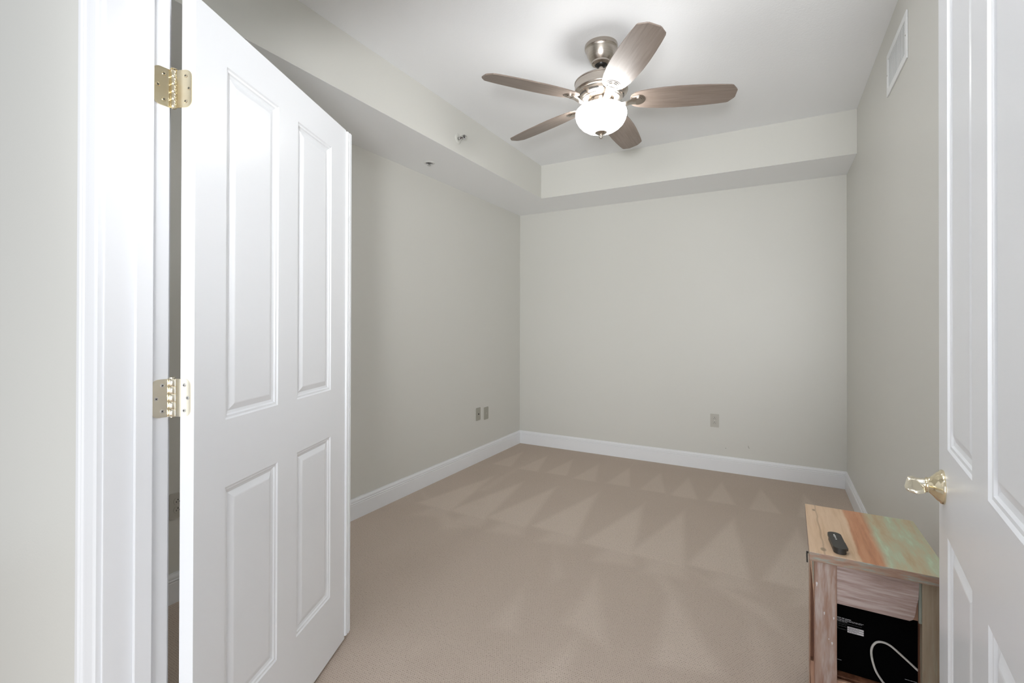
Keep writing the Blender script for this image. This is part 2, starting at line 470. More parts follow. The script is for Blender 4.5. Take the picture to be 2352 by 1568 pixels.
# ------------------------------------------------------------------ walls and ceiling
T = 0.12
struct(link('wall_left', bx(XL-T, XL, YR-0.0, YF+T, 0, H2+0.1), M['wall']), 'plain greige painted wall', 'wall')
wf = struct(link('wall_back', bx(XL, XR, YF, YF+T, 0, H2+0.1), M['wall']), 'plain greige painted wall', 'wall')
struct(link('wall_right', bx(XR, XR+T, YR, YF+T, 0, H2+0.1), M['wall']), 'plain greige painted wall', 'wall')
b = bmesh.new()
box(b, -3.6, JL-0.019, YH, YR, 0, H2+0.1)
box(b, JR+0.019, 2.2, YH, YR, 0, H2+0.1)
box(b, JL-0.019, JR+0.019, YH, YR, JT+0.019, H2+0.1)
struct(link('wall_front', b, M['wall']), 'greige wall around the doorway', 'wall')
struct(link('ceiling', bx(XL, XR, YR, YF, H2, H2+0.1), M['ceiling']), 'white textured tray ceiling', 'ceiling')
# dropped soffit ring: white underside, wall-coloured tray sides
def soffit(name, x0, x1, y0, y1):
    bm = bmesh.new(); box(bm, x0, x1, y0, y1, H1, H2)
    bm.normal_update()
    for f in bm.faces:
        f.material_index = 0 if f.normal.z < -0.5 else 1
    return struct(link(name, bm, [M['soffit'], M['wall']]), 'dropped soffit with white underside and greige side', 'ceiling')
soffit('ceiling_soffit_left', XL, XL+TW, YR, YF-TF)
soffit('ceiling_soffit_back', XL, XR, YF-TF, YF)

# ------------------------------------------------------------------ baseboards
BB = [(0, 0), (0.014, 0), (0.014, 0.093), (0.0125, 0.0955), (0.0125, 0.099), (0.0145, 0.101), (0.0145, 0.1045),
      (0.0105, 0.107), (0.0105, 0.111), (0.0125, 0.113), (0.0118, 0.120), (0.0085, 0.127), (0.0065, 0.131), (0.0065, 0.1345), (0, 0.1345)]
def baseboard(name, p0, p1, inward, m0, m1, label):
    """p0->p1 along the wall; inward = unit normal; m0/m1 mitre sign at the ends"""
    bm = bmesh.new(); p0 = Vector(p0); p1 = Vector(p1); d = (p1-p0).normalized(); n = Vector(inward)
    A = [bm.verts.new(p0 + n*t + d*(t*m0) + Vector((0, 0, z))) for t, z in BB]
    B = [bm.verts.new(p1 + n*t - d*(t*m1) + Vector((0, 0, z))) for t, z in BB]
    for i in range(len(BB)):
        j = (i+1) % len(BB); bm.faces.new((A[i], A[j], B[j], B[i]))
    bm.faces.new(A[::-1]); bm.faces.new(B)
    return struct(link(name, bm, M['trim']), label, 'baseboard')
baseboard('baseboard_left', (XL, YR, 0), (XL, YF, 0), (1, 0, 0), 1, 1, 'white moulded baseboard')
baseboard('baseboard_back', (XL, YF, 0), (XR, YF, 0), (0, -1, 0), 1, 1, 'white moulded baseboard')
baseboard('baseboard_right', (XR, YF, 0), (XR, YR, 0), (-1, 0, 0), 1, 0, 'white moulded baseboard')
baseboard('baseboard_front', (XL, YR, 0), (JL-0.105, YR, 0), (0, 1, 0), 1, 0, 'white moulded baseboard')
baseboard('baseboard_hall', (-3.6, YH, 0), (JL-0.0885, YH, 0), (0, -1, 0), 0, 0, 'white moulded baseboard')

# ------------------------------------------------------------------ door frame: jambs, stops, casings
CAS = [(0.0, 0.0), (0.0, 0.009), (0.006, 0.0115), (0.010, 0.0095), (0.014, 0.0105), (0.034, 0.0125), (0.050, 0.0135),
       (0.054, 0.0165), (0.060, 0.0155), (0.064, 0.0185), (0.071, 0.0190), (0.077, 0.0165), (0.083, 0.0165), (0.083, 0.0)]
def casing(bm, face_y, sgn_y, rev=0.0055):
    """U shaped moulding around the opening on plane y=face_y, facing sgn_y"""
    xl, xr, zt = JL-rev, JR+rev, JT+rev
    path = []
    for (x, z, ox, oz) in ((xl, 0, -1, 0), (xl, zt, -1, 1), (xr, zt, 1, 1), (xr, 0, 1, 0)):
        path.append([bm.verts.new((x + ox*t, face_y + sgn_y*h, z + oz*t)) for t, h in CAS])
    n = len(CAS)
    for k in range(3):
        for i in range(n):
            j = (i+1) % n; bm.faces.new((path[k][i], path[k][j], path[k+1][j], path[k+1][i]))
    bm.faces.new(path[0]); bm.faces.new(path[-1][::-1])
bm = bmesh.new(); casing(bm, YH, -1)
struct(link('trim_1', bm, M['casing']), 'white moulded casing on the hall side of the doorway', 'door casing')
bm = bmesh.new(); casing(bm, YR, 1, 0.016)
struct(link('trim_2', bm, M['trim']), 'white moulded casing on the room side of the doorway', 'door casing')
YS0, YS1 = 0.500, 0.5335
bm = bmesh.new()
box(bm, JL-0.019, JL, YH, YR, 0, JT, 0.0012)
box(bm, JR, JR+0.019, YH, YR, 0, JT, 0.0012)
box(bm, JL-0.019, JR+0.019, YH, YR, JT, JT+0.019, 0.0012)
jamb = struct(link('trim_3', bm, M['casing']), 'white door jamb', 'door jamb')
bm = bmesh.new()
box(bm, JL, JL+0.011, YS0, YS1, 0, JT-0.011, 0.0015)
box(bm, JR-0.011, JR, YS0, YS1, 0, JT-0.011, 0.0015)
box(bm, JL, JR, YS0, YS1, JT-0.011, JT, 0.0015)
link('door_stop', bm, M['casing'], jamb)

# ------------------------------------------------------------------ doors
PANEL = [(0, 0), (0.004, -0.0035), (0.0095, -0.0040), (0.0125, -0.0075), (0.020, -0.0095), (0.036, -0.0035), (0.039, -0.0030)]
def door_slab(W, sg):
    """local x from hinge edge, hall face at y=0, thickness towards sg*y"""
    Z0, Z1, TH = 0.0, 2.029, 0.035
    xc = [0, 0.104, 0.329, 0.433, 0.658, W]
    zc = [0, 0.232, 0.833, 1.007, 1.917, Z1]
    bm = bmesh.new()
    for side in (0, 1):
        yb = 0.0 if side == 0 else TH
        dy = -1 if side == 0 else 1            # direction outwards in unsigned y
        V = {}
        def v(x, z, dep=0.0):
            key = (round(x, 5), round(z, 5), round(dep, 5))
            if key not in V: V[key] = bm.verts.new((x, sg*(yb + dy*dep), z))
            return V[key]
        for i in range(5):
            for k in range(5):
                x0, x1, z0, z1 = xc[i], xc[i+1], zc[k], zc[k+1]
                if i in (1, 3) and k in (1, 3):
                    for a in range(len(PANEL)):
                        i0, d0 = PANEL[a]
                        c0 = [v(x0+i0, z0+i0, d0), v(x1-i0, z0+i0, d0), v(x1-i0, z1-i0, d0), v(x0+i0, z1-i0, d0)]
                        if a == len(PANEL)-1: bm.faces.new(c0); break
                        i1, d1 = PANEL[a+1]
                        c1 = [v(x0+i1, z0+i1, d1), v(x1-i1, z0+i1, d1), v(x1-i1, z1-i1, d1), v(x0+i1, z1-i1, d1)]
                        for q in range(4):
                            r = (q+1) % 4; bm.faces.new((c0[q], c0[r], c1[r], c1[q]))
                else:
                    bm.faces.new((v(x0, z0), v(x1, z0), v(x1, z1), v(x0, z1)))
    for (x0, z0, x1, z1) in ((0, 0, W, 0), (W, 0, W, Z1), (W, Z1, 0, Z1), (0, Z1, 0, 0)):
        bm.faces.new([bm.verts.new(c) for c in ((x0, 0, z0), (x1, 0, z1), (x1, sg*TH, z1), (x0, sg*TH, z0))])
    bmesh.ops.remove_doubles(bm, verts=bm.verts, dist=1e-5)
    return bm
ZB = 0.016
A0 = Vector((-1.1915, 0.5975, ZB)); ANG1 = math.atan2(0.91881, -0.39471)
door1 = link('door_1', door_slab(0.775, 1), M['door'])
place(door1, A0, ANG1); struct(door1, 'white four-panel door leaf standing open on the left, on brass hinges', 'door')
# astragal strip on the free edge
bm = bmesh.new()
prof = [(0.775, -0.004), (0.780, -0.0075), (0.786, -0.0075), (0.7875, -0.0055), (0.791, -0.0055), (0.7925, -0.0085), (0.800, -0.0085),
        (0.8015, -0.0060), (0.805, -0.0060), (0.8065, -0.008), (0.812, -0.0065), (0.8135, -0.002), (0.8135, 0.006), (0.792, 0.010), (0.775, 0.010)]
prism(bm, prof, 0.012, 2.024)
link('astragal_strip', bm, M['trim'], door1)

def hinge(zc, mt, broad):
    """hinge on the left jamb; all coordinates world"""
    hh = 0.0445
    pin = Vector((-1.2405, 0.5745, 0)); rad = 0.0063
    bm = bmesh.new()
    # jamb leaf: plane x = JL, local (u = y, v = z)
    poly = round_rect(YS1-0.0005, YR+0.004, zc-hh, zc+hh, 0.016, (1, 0, 0, 1))
    Mx = Matrix(((0, 0, 1, JL), (1, 0, 0, 0), (0, 1, 0, 0), (0, 0, 0, 1)))
    prism(bm, poly, -0.0005, 0.0024, Mx)
    # door leaf on the hinge edge of the leaf: runs from the pin along +n
    n = Vector((0.91881, 0.39471, 0)); d = Vector((-0.39471, 0.91881, 0))
    room = Vector((A0.x, A0.y, 0)) - n*0.035
    Mn = Matrix(((n.x, 0, -d.x, room.x), (n.y, 0, -d.y, room.y), (0, 1, 0, 0), (0, 0, 0, 1)))
    prism(bm, round_rect(-0.0215, 0.0270, zc-hh, zc+hh, 0.016, (0, 1, 1, 0)), -0.0004, 0.0022, Mn)
    leaves = link('hinge', bm, mt, door1, world=True)
    leaves['label'] = 'upper brass hinge' if zc > 1.5 else 'middle brass hinge'
    # knuckles
    bk = bmesh.new()
    ks = [0, 0.0175, 0.0175*2, 0.0178*3, 0.0178*4, 0.0178*5]
    for i in range(5):
        z0 = zc-hh + ks[i]; z1 = zc-hh + ks[i+1] - 0.0006
        r = rad if i % 2 == 0 else rad*0.97
        lathe(bk, [(r*0.93, z0), (r, z0+0.0006), (r, z1-0.0006), (r*0.93, z1)], 24, origin=pin)
    lathe(bk, [(0.0045, zc+hh), (0.0068, zc+hh+0.001), (0.0068, zc+hh+0.0035), (0.004, zc+hh+0.005)], 24, origin=pin)
    lathe(bk, [(0.003, zc-hh-0.003), (0.0052, zc-hh-0.001), (0.0052, zc-hh+0.0005)], 24, origin=pin)
    bk.transform(PM['door_1'].inverted()); PM['_h'] = Matrix.Identity(4)
    link('barrel', bk, mt, leaves, smooth=True)
    def screw(c, nrm):
        bs = bmesh.new()
        q = Vector((0, 0, 1)).rotation_difference(nrm).to_matrix().to_4x4(); q.translation = c
        lathe(bs, [(0.0046, 0), (0.0046, 0.0004), (0.0038, 0.0013), (0.0, 0.0016)][:3], 16, M4=q)
        for a in (0, math.pi/2):
            q2 = q @ Matrix.Rotation(a+0.5, 4, 'Z')
            bb = bx(-0.0026, 0.0026, -0.0006, 0.0006, 0.0012, 0.0016, mi=1); bb.transform(q2)
            me = bpy.data.meshes.new('t'); bb.to_mesh(me); bs.from_mesh(me); bb.free(); bpy.data.meshes.remove(me)
        bs.transform(PM['door_1'].inverted())
        link('screw', bs, [M['screw'] if zc < 1.5 else mt, M['slot']], leaves, smooth=False)
    ex = Vector((1, 0, 0))
    for (y, dz) in ((0.556, 0.030), (0.5435, 0.0), (0.556, -0.030)):
        screw(Vector((JL+0.0022, y, zc+dz)), ex)
    for (u, dz) in ((0.0115, 0.030), (0.0200, 0.0), (0.0115, -0.030)):
        screw(room + n*u - d*0.0020 + Vector((0, 0, zc+dz)), -d)
hinge(1.8245, M['brass'], True)
hinge(1.0955, M['pale_brass'], False)

WD2 = 0.763
dr = Vector((math.sin(0.1102), math.cos(0.1102), 0))
E2 = Vector((0.310, 1.338, ZB)); H0 = E2 - dr*WD2
ANG2 = math.atan2(dr.y, dr.x)
door2 = link('door_2', door_slab(WD2, -1), M['door'])
place(door2, H0, ANG2); struct(door2, 'white four-panel door leaf standing open on the right, with brass lever', 'door')
for sgn in (1, -1):
    # frame of the handle: u = out of the face, w = towards the hinge
    y0 = 0.0 if sgn == 1 else -0.035
    hx, hz = WD2-0.058, 0.9365-ZB
    Mf = Matrix(((1, 0, 0, hx), (0, 0, sgn, y0), (0, 1, 0, hz), (0, 0, 0, 1)))   # local z -> out of the face
    bm = bmesh.new()
    lathe(bm, [(0.0345, 0), (0.0350, 0.002), (0.0335, 0.0055), (0.0300, 0.0075), (0.0285, 0.0105), (0.0215, 0.0165), (0.0165, 0.0215),
               (0.0150, 0.0240), (0.0155, 0.0265), (0.0148, 0.0285), (0.0125, 0.0295)], 48, M4=Mf)
    ros = link('door_handle', bm, M['brass'], door2, smooth=True)
    ros['label'] = 'polished brass lever handle'
    bm = bmesh.new()
    lathe(bm, [(0.0122, 0.027), (0.0122, 0.034), (0.0112, 0.036), (0.0118, 0.050), (0.0122, 0.0560), (0.0114, 0.0572)], 32, M4=Mf)
    pts = catmull([(hx+0.010, y0+sgn*0.0490, hz), (hx, y0+sgn*0.0490, hz), (hx-0.015, y0+sgn*0.0485, hz-0.001),
                   (hx-0.030, y0+sgn*0.0480, hz-0.003), (hx-0.044, y0+sgn*0.0475, hz-0.004), (hx-0.055, y0+sgn*0.0475, hz-0.005)], 8)
    fl = []
    for i in range(len(pts)):
        t = i/(len(pts)-1)
        wv = 0.0095 + 0.0070*min(1, t/0.55)**1.3
        hv = 0.0112 - 0.0062*min(1, t/0.8)
        if t > 0.72:
            kf = math.sqrt(max(0.02, 1-((t-0.72)/0.285)**2)); wv *= kf; hv *= (0.4+0.6*kf)
        fl.append((wv, hv))
    tube(bm, pts, 0.012, 28, True, fl)
    link('lever', bm, M['pale_brass'], ros, smooth=True)

# ------------------------------------------------------------------ wall plates
def outlet(name, M4, label, mt):
    """plate in local xy (x right, y up), z out of the wall"""
    t = thing(name, label, 'power outlet')
    t.matrix_world = M4; PM[t.name] = M4
    bm = bmesh.new(); prism(bm, round_rect(-0.035, 0.035, -0.0575, 0.0575, 0.004), 0.0003, 0.0055, bev=0.0022)
    link('cover_plate', bm, mt, t)
    for s in (1, -1):
        bm = bmesh.new()
        poly = [(0.0172*math.cos(a), max(-0.0143, min(0.0143, 0.0172*math.sin(a))) + s*0.0195) for a in [2*math.pi*i/40 for i in range(40)]]
        prism(bm, poly, 0.005, 0.0068)
        rc = link('receptacle', bm, mt, t)
        bm = bmesh.new()
        poly = [(0.0186*math.cos(a), max(-0.0156, min(0.0156, 0.0186*math.sin(a))) + s*0.0195) for a in [2*math.pi*i/40 for i in range(40)]]
        prism(bm, poly, 0.0050, 0.0058)
        link('groove', bm, M['plate_dark'], rc)
        bm = bmesh.new()
        box(bm, -0.0078, -0.0052, s*0.0195-0.0065, s*0.0195+0.001, 0.0065, 0.0071)
        box(bm, 0.0052, 0.0078, s*0.0195-0.0055, s*0.0195+0.001, 0.0065, 0.0071)
        prism(bm, [(0.0027*math.cos(a), 0.0027*math.sin(a)+s*0.0195+0.007) for a in [2*math.pi*i/16 for i in range(16)]], 0.0065, 0.0071)
        link('socket_hole', bm, M['slot'], rc)
    bm = bmesh.new(); lathe(bm, [(0.003, 0.005), (0.003, 0.0062), (0.0015, 0.0068)], 16)
    link('screw', bm, M['screw'], t)
    return t
def wall_frame(x, y, z, kind):
    if kind == 'left':  # normal +x ; local x -> +y? keep right-handed: x' = +y, y' = +z, z' = +x
        return Matrix(((0, 0, 1, x), (1, 0, 0, y), (0, 1, 0, z), (0, 0, 0, 1)))
    return Matrix(((1, 0, 0, x), (0, 0, -1, y), (0, 1, 0, z), (0, 0, 0, 1)))      # far wall, normal -y
outlet('power_outlet', wall_frame(-0.459, YF, 0.4345, 'far'), 'almond duplex power outlet low on the back wall', M['plate'])
outlet('power_outlet', wall_frame(XL, 1.131, 0.438, 'left'), 'duplex outlet seen through the gap behind the hinges of the open left door', M['plate'])
def jack(y, z, w, label, kind):
    t = thing('wall_plate', label, 'wall plate')
    M4 = wall_frame(XL, y, z, 'left'); t.matrix_world = M4; PM[t.name] = M4
    bm = bmesh.new(); prism(bm, round_rect(-w, w, -0.0575, 0.0575, 0.004), 0.0003, 0.0055, bev=0.0022)
    link('cover_plate', bm, M['plate_dark'], t)
    if kind == 'coax':
        bm = bmesh.new(); lathe(bm, [(0.0062, 0.005), (0.0062, 0.0075), (0.0045, 0.0075), (0.0045, 0.012), (0.003, 0.012)], 20)
        link('coax_socket', bm, M['slot'], t)
    else:
        bm = bmesh.new(); box(bm, -0.0065, 0.0065, -0.008, 0.006, 0.005, 0.0068, 0.0008)
        link('phone_socket', bm, M['plate'], t)
        bm = bmesh.new(); box(bm, -0.0045, 0.0045, -0.005, 0.003, 0.0066, 0.0071)
        link('socket_hole', bm, M['plate_dark'], t)
    for s in (1, -1):
        bm = bmesh.new(); lathe(bm, [(0.003, 0.005), (0.003, 0.0062), (0.0015, 0.0068)], 16, origin=(0, s*0.0415, 0))
        link('screw', bm, M['plate_dark'], t)
jack(3.633, 0.4415, 0.035, 'beige wall plate with a dark round socket, left of the pair near the corner', 'coax')
jack(3.7685, 0.4275, 0.037, 'beige wall plate with a phone jack, right of the pair near the corner', 'phone')
# nail hole and scuff on the back wall
bm = bmesh.new(); lathe(bm, [(0.0026, 0), (0.0022, 0.0012)], 14, M4=wall_frame(-0.370, YF, 0.204, 'far'))
link('nail_hole', bm, M['slot'], wf)
bm = bmesh.new(); prism(bm, [(0.0, 0.012), (0.004, 0.010), (0.006, 0.0), (0.011, -0.012), (0.007, -0.013), (0.001, -0.002)], 0, 0.0004, wall_frame(-0.198, YF, 0.236, 'far'))
link('scuff_mark', bm, simple('scuff', (0.40, 0.385, 0.35, 1), 0.6), wf)

# ------------------------------------------------------------------ air vent on the right wall
t = thing('air_vent', 'white rectangular air return grille high on the right wall', 'air vent', (XR, 2.722, 2.495))
yw, zw = 0.199, 0.102
bm = bmesh.new()
fw = 0.030
for (y0, y1, z0, z1) in ((-yw, yw, zw-fw, zw), (-yw, yw, -zw, -zw+fw), (-yw, -yw+fw, -zw+fw, zw-fw), (yw-fw, yw, -zw+fw, zw-fw)):
    box(bm, -0.006, -0.0003, y0, y1, z0, z1, 0.0012)
link('frame', bm, M['vent'], t)
link('backing', bx(-0.0022, -0.0004, -yw+fw-0.001, yw-fw+0.001, -zw+fw-0.001, zw-fw+0.001), simple('vent_shadow_metal', (0.16, 0.16, 0.16, 1), 0.6), t)
bm = bmesh.new()
ns = 22
for i in range(ns):
    y = -yw+fw + (i+0.5)*(2*(yw-fw))/ns
    bb = bx(-0.0003, 0.0003, -0.0045, 0.0045, -zw+fw, zw-fw)
    bb.transform(Matrix.Translation((-0.0030, y, 0)))
    me = bpy.data.meshes.new('t'); bb.to_mesh(me); bm.from_mesh(me); bb.free(); bpy.data.meshes.remove(me)
link('louvers', bm, M['vent'], t)
for s in (1, -1):
    q = Matrix(((0, 0, -1, -0.0055), (1, 0, 0, s*(yw-fw/2)), (0, -1, 0, 0), (0, 0, 0, 1)))
    bm = bmesh.new(); lathe(bm, [(0.0035, 0), (0.0035, 0.001), (0.0015, 0.0018)], 16, M4=q)
    link('screw', bm, M['plate_dark'], t)

# ------------------------------------------------------------------ sprinklers
t = thing('fire_sprinkler', 'chrome sidewall fire sprinkler on the tray side above the left soffit', 'fire sprinkler', (XL+TW, 2.617, 2.541))
q = Matrix(((0, 0, 1, 0), (1, 0, 0, 0), (0, 1, 0, 0), (0, 0, 0, 1)))
bm = bmesh.new(); lathe(bm, [(0.036, 0.0002), (0.036, 0.002), (0.030, 0.006), (0.020, 0.008), (0.018, 0.004)], 40, M4=q)
link('escutcheon', bm, simple('painted_escutcheon', (0.62, 0.62, 0.58, 1), 0.4), t, smooth=True)
bm = bmesh.new()
lathe(bm, [(0.011, 0.004), (0.011, 0.016), (0.0085, 0.018), (0.0085, 0.022)], 24, M4=q)
tube(bm, [(0.020, 0, 0.010), (0.034, 0, 0.013), (0.046, 0, 0.004)], 0.0028, 10)
tube(bm, [(0.020, 0, -0.010), (0.034, 0, -0.013), (0.046, 0, -0.004)], 0.0028, 10)
lathe(bm, [(0.006, 0.044), (0.006, 0.052)], 16, M4=q)
link('sprinkler_body', bm, M['chrome'], t, smooth=True)
bm = bmesh.new()
bb = bx(0.048, 0.066, -0.016, 0.016, 0.008, 0.0105, 0.001)
me = bpy.data.meshes.new('t'); bb.to_mesh(me); bm.from_mesh(me); bb.free()
lathe(bm, [(0.016, 0.050), (0.016, 0.052)], 20, M4=q)
link('deflector', bm, M['chrome'], t)
bm = bmesh.new(); lathe(bm, [(0.0035, 0.022), (0.0035, 0.046)], 12, M4=q)
link('glass_bulb', bm, simple('dark_bulb', (0.05, 0.02, 0.02, 1), 0.2), t, smooth=True)

t = thing('recessed_sprinkler', 'small round white recessed sprinkler head under the left soffit', 'fire sprinkler', (-2.185, 2.667, H1))
bm = bmesh.new(); lathe(bm, [(0.041, -0.0002), (0.041, -0.002), (0.034, -0.0055), (0.029, -0.0055), (0.027, -0.001)], 48)
link('escutcheon', bm, M['white_plastic'], t, smooth=True)
bm = bmesh.new(); lathe(bm, [(0.0262, -0.0003), (0.0262, -0.0012)], 40)
link('recess_cup', bm, simple('grey_cup', (0.25, 0.25, 0.25, 1), 0.5), t)
bm = bmesh.new(); lathe(bm, [(0.010, -0.001), (0.010, -0.009), (0.006, -0.011), (0.006, -0.018), (0.013, -0.0185), (0.013, -0.020)], 24)
link('sprinkler_body', bm, M['chrome'], t, smooth=True)

# ------------------------------------------------------------------ ceiling fan
fan = thing('ceiling_fan', 'ceiling fan with five grey-brown wooden blades, nickel motor and lit frosted bowl', 'ceiling fan', (-0.801, 2.386, H2))
FZ = H2
def z(v): return v - FZ
bm = bmesh.new()
lathe(bm, [(0.0850, z(2.7425)), (0.0862, z(2.736)), (0.0850, z(2.724)), (0.0800, z(2.719)), (0.0775, z(2.711)), (0.0725, z(2.693)), (0.0630, z(2.672)),
           (0.0530, z(2.658)), (0.0490, z(2.654)), (0.0490, z(2.647)), (0.0400, z(2.641)), (0.0320, z(2.640)), (0.0300, z(2.650))], 64)
link('canopy', bm, M['nickel'], fan, smooth=True)
bm = bmesh.new(); lathe(bm, [(0.030, z(2.652)), (0.031, z(2.645)), (0.026, z(2.634)), (0.015, z(2.628))], 32)
link('hanger_ball', bm, simple('black_rubber', (0.012, 0.011, 0.01, 1), 0.35), fan, smooth=True)
bm = bmesh.new(); lathe(bm, [(0.0125, z(2.640)), (0.0125, z(2.592)), (0.020, z(2.590)), (0.022, z(2.575)), (0.026, z(2.566))], 32)
link('downrod', bm, M['nickel'], fan, smooth=True)
bm = bmesh.new()
lathe(bm, [(0.026, z(2.570)), (0.085, z(2.566)), (0.120, z(2.558)), (0.134, z(2.551)), (0.1395, z(2.546)), (0.1395, z(2.542)), (0.1375, z(2.540)),
           (0.1375, z(2.502)), (0.1395, z(2.499)), (0.1360, z(2.492)), (0.1280, z(2.488)), (0.1270, z(2.482)), (0.1180, z(2.474)),
           (0.1060, z(2.462)), (0.1010, z(2.460)), (0.0990, z(2.456)), (0.0800, z(2.450)), (0.0640, z(2.449)), (0.0300, z(2.449))], 72)
motor = link('motor_housing', bm, M['nickel'], fan, smooth=True)
# vent slots round the lower bell of the motor
for i in range(10):
    bm = bmesh.new(); a0 = 2*math.pi*i/10 + 0.1
    N_ = 8
    for k in range(N_):
        a1 = a0 + 0.44*k/N_; a2 = a0 + 0.44*(k+1)/N_
        def P_(a, r, zz): return (r*math.cos(a), r*math.sin(a), z(zz))
        vs = [bm.verts.new(P_(a1, 0.1185, 2.4725)), bm.verts.new(P_(a2, 0.1185, 2.4725)), bm.verts.new(P_(a2, 0.1138, 2.4680)), bm.verts.new(P_(a1, 0.1138, 2.4680))]
        bm.faces.new(vs)
    bmesh.ops.remove_doubles(bm, verts=bm.verts, dist=1e-5)
    bmesh.ops.solidify(bm, geom=bm.faces[:], thickness=0.0012)
    link('vent_slot', bm, M['slot'], motor)
bm = bmesh.new()
lathe(bm, [(0.060, z(2.450)), (0.060, z(2.440)), (0.072, z(2.436)), (0.074, z(2.428)), (0.066, z(2.424)), (0.066, z(2.418)), (0.078, z(2.416)), (0.078, z(2.408))], 56)
link('light_fitter', bm, M['nickel'], fan, smooth=True)
bm = bmesh.new()
BP = [(0.076, 2.4175), (0.092, 2.4150), (0.110, 2.4095), (0.124, 2.4020), (0.1315, 2.393), (0.1335, 2.383), (0.1325, 2.368), (0.1275, 2.350), (0.117, 2.331),
      (0.101, 2.3135), (0.080, 2.2995), (0.055, 2.2895), (0.028, 2.2850), (0.006, 2.2840)]
lathe(bm, [(r, z(h)) for r, h in BP], 72)
link('glass_bowl', bm, M['glow'], fan, smooth=True)
bm = bmesh.new()
FN = [(0.010, 2.2640), (0.0310, 2.2648), (0.0318, 2.2618), (0.0240, 2.2560), (0.0130, 2.2505), (0.0075, 2.2490), (0.0070, 2.2450),
      (0.0092, 2.2430), (0.0092, 2.2350), (0.0062, 2.2310), (0.0020, 2.2300)]
lathe(bm, [(r, z(h+0.0205)) for r, h in FN], 36)
link('finial', bm, M['nickel'], fan, smooth=True)

# blade in its own frame: x outwards, y across
RB0, RB1 = 0.150, 0.668
def blade_outline():
    up = [(RB0, 0.022), (RB0+0.006, 0.036), (RB0+0.022, 0.050), (0.200, 0.0615), (0.250, 0.0695), (0.310, 0.0755), (0.380, 0.0780), (0.450, 0.0770),
          (0.520, 0.0735), (0.590, 0.0680), (0.632, 0.0635)]
    tip = [(0.641, 0.0600), (0.662, 0.033), (0.667, 0.024), (0.667, -0.024), (0.662, -0.033), (0.641, -0.0600)]
    lo = [(x, -y) for x, y in reversed(up)]
    return up + tip + lo
PITCH = math.radians(-13)
def make_blade():
    bm = bmesh.new()
    prism(bm, blade_outline(), -0.003, 0.003, bev=0.001)
    return bm
def make_iron():
    bm = bmesh.new()
    # stepped pad fixed under the blade
    for k, (r, h0, h1) in enumerate(((0.0370, -0.0050, -0.0028), (0.0300, -0.0080, -0.0048), (0.0225, -0.0110, -0.0078))):
        poly = []
        for i in range(17):
            a = -math.pi/2 + math.pi*i/16
            poly.append((0.190 + r*0.95*math.cos(a), r*math.sin(a)))
        poly += [(0.158, r*0.80), (0.158, -r*0.80)]
        prism(bm, poly, h0, h1)
    # curved arm to the hub
    pts = catmull([(0.070, 0, -0.022), (0.095, 0, -0.026), (0.125, 0, -0.024), (0.155, 0, -0.013), (0.180, 0, -0.0085)], 6)
    fl = []
    for i in range(len(pts)):
        t_ = i/(len(pts)-1); fl.append((0.014 + 0.016*t_*t_, 0.0050))
    tube(bm, pts, 0.01, 16, True, fl)
    return bm
bmesh_blade = make_blade(); bmesh_iron = make_iron()
BZ = 2.4480
first = None
for k in range(5):
    ang = math.radians(18.4 + 72*k)
    rot = Matrix.Rotation(ang, 4, 'Z') @ Matrix.Translation((0, 0, z(BZ))) @ Matrix.Rotation(math.radians(1.3), 4, 'Y') @ Matrix.Rotation(PITCH, 4, 'X')
    if first is None:
        bl = link('blade', bmesh_blade, M['blade'], fan)
        ir = link('blade_bracket', bmesh_iron, M['nickel'], bl, smooth=True)
        first = (bl, ir)
    else:
        bl = first[0].copy(); COL.objects.link(bl); bl.parent = fan
        ir = first[1].copy(); COL.objects.link(ir); ir.parent = bl
    bl.matrix_local = rot

# ------------------------------------------------------------------ side table
TX0, TX1, TY0, TY1, TZ = 0.0885, 0.4130, 1.646, 2.078, 0.600
tab = thing('side_table', 'small reclaimed-wood side table of tan, orange and green planks by the right wall', 'side table', (TX0, TY0, 0))
def L(x0, x1, y0, y1, z0, z1, bev=0.0015):      # world box into table frame
    return bx(x0-TX0, x1-TX0, y0-TY0, y1-TY0, z0, z1, bev)
bm = L(TX0, TX1, TY0, TY1, TZ-0.027, TZ, 0.002)
for v in bm.verts:
    if v.co.x < 0.1 and v.co.y > 0.2: v.co.x += 0.0095      # the old boards are not quite square
link('tabletop', bm, M['tabletop'], tab)
FY = 1.658
LEG = [(0.1035, 0.1580, FY, FY+0.024, 'leg_pink', 'pink-washed front leg'), (0.3490, 0.4030, FY, FY+0.024, 'leg_green', 'olive-brown front leg'),
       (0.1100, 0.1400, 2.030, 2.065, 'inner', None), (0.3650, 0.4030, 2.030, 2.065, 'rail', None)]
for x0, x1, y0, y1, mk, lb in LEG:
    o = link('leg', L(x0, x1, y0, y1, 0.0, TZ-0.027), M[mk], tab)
    if lb: o['label'] = lb
# front apron with its slanted right end
bm = bmesh.new()
ap = [(0.158, 0.459), (0.3225, 0.459), (0.3300, 0.4640), (0.3345, 0.478), (0.3375, 0.505), (0.3415, 0.522), (0.3430, 0.571), (0.158, 0.571)]
prism(bm, [(x-TX0, zz) for x, zz in ap], 0.0, 0.016, Matrix(((1, 0, 0, 0), (0, 0, 1, FY+0.002-TY0), (0, 1, 0, 0), (0, 0, 0, 1))))
link('apron', bm, M['apron'], tab)
link('apron_backing', L(0.158, 0.3490, FY+0.012, FY+0.026, 0.459, 0.572, 0.0008), M['rail'], tab)
link('green_strip', L(0.3425, 0.3488, FY+0.003, FY+0.0115, 0.457, 0.571, 0.0006), M['strip_green'], tab)
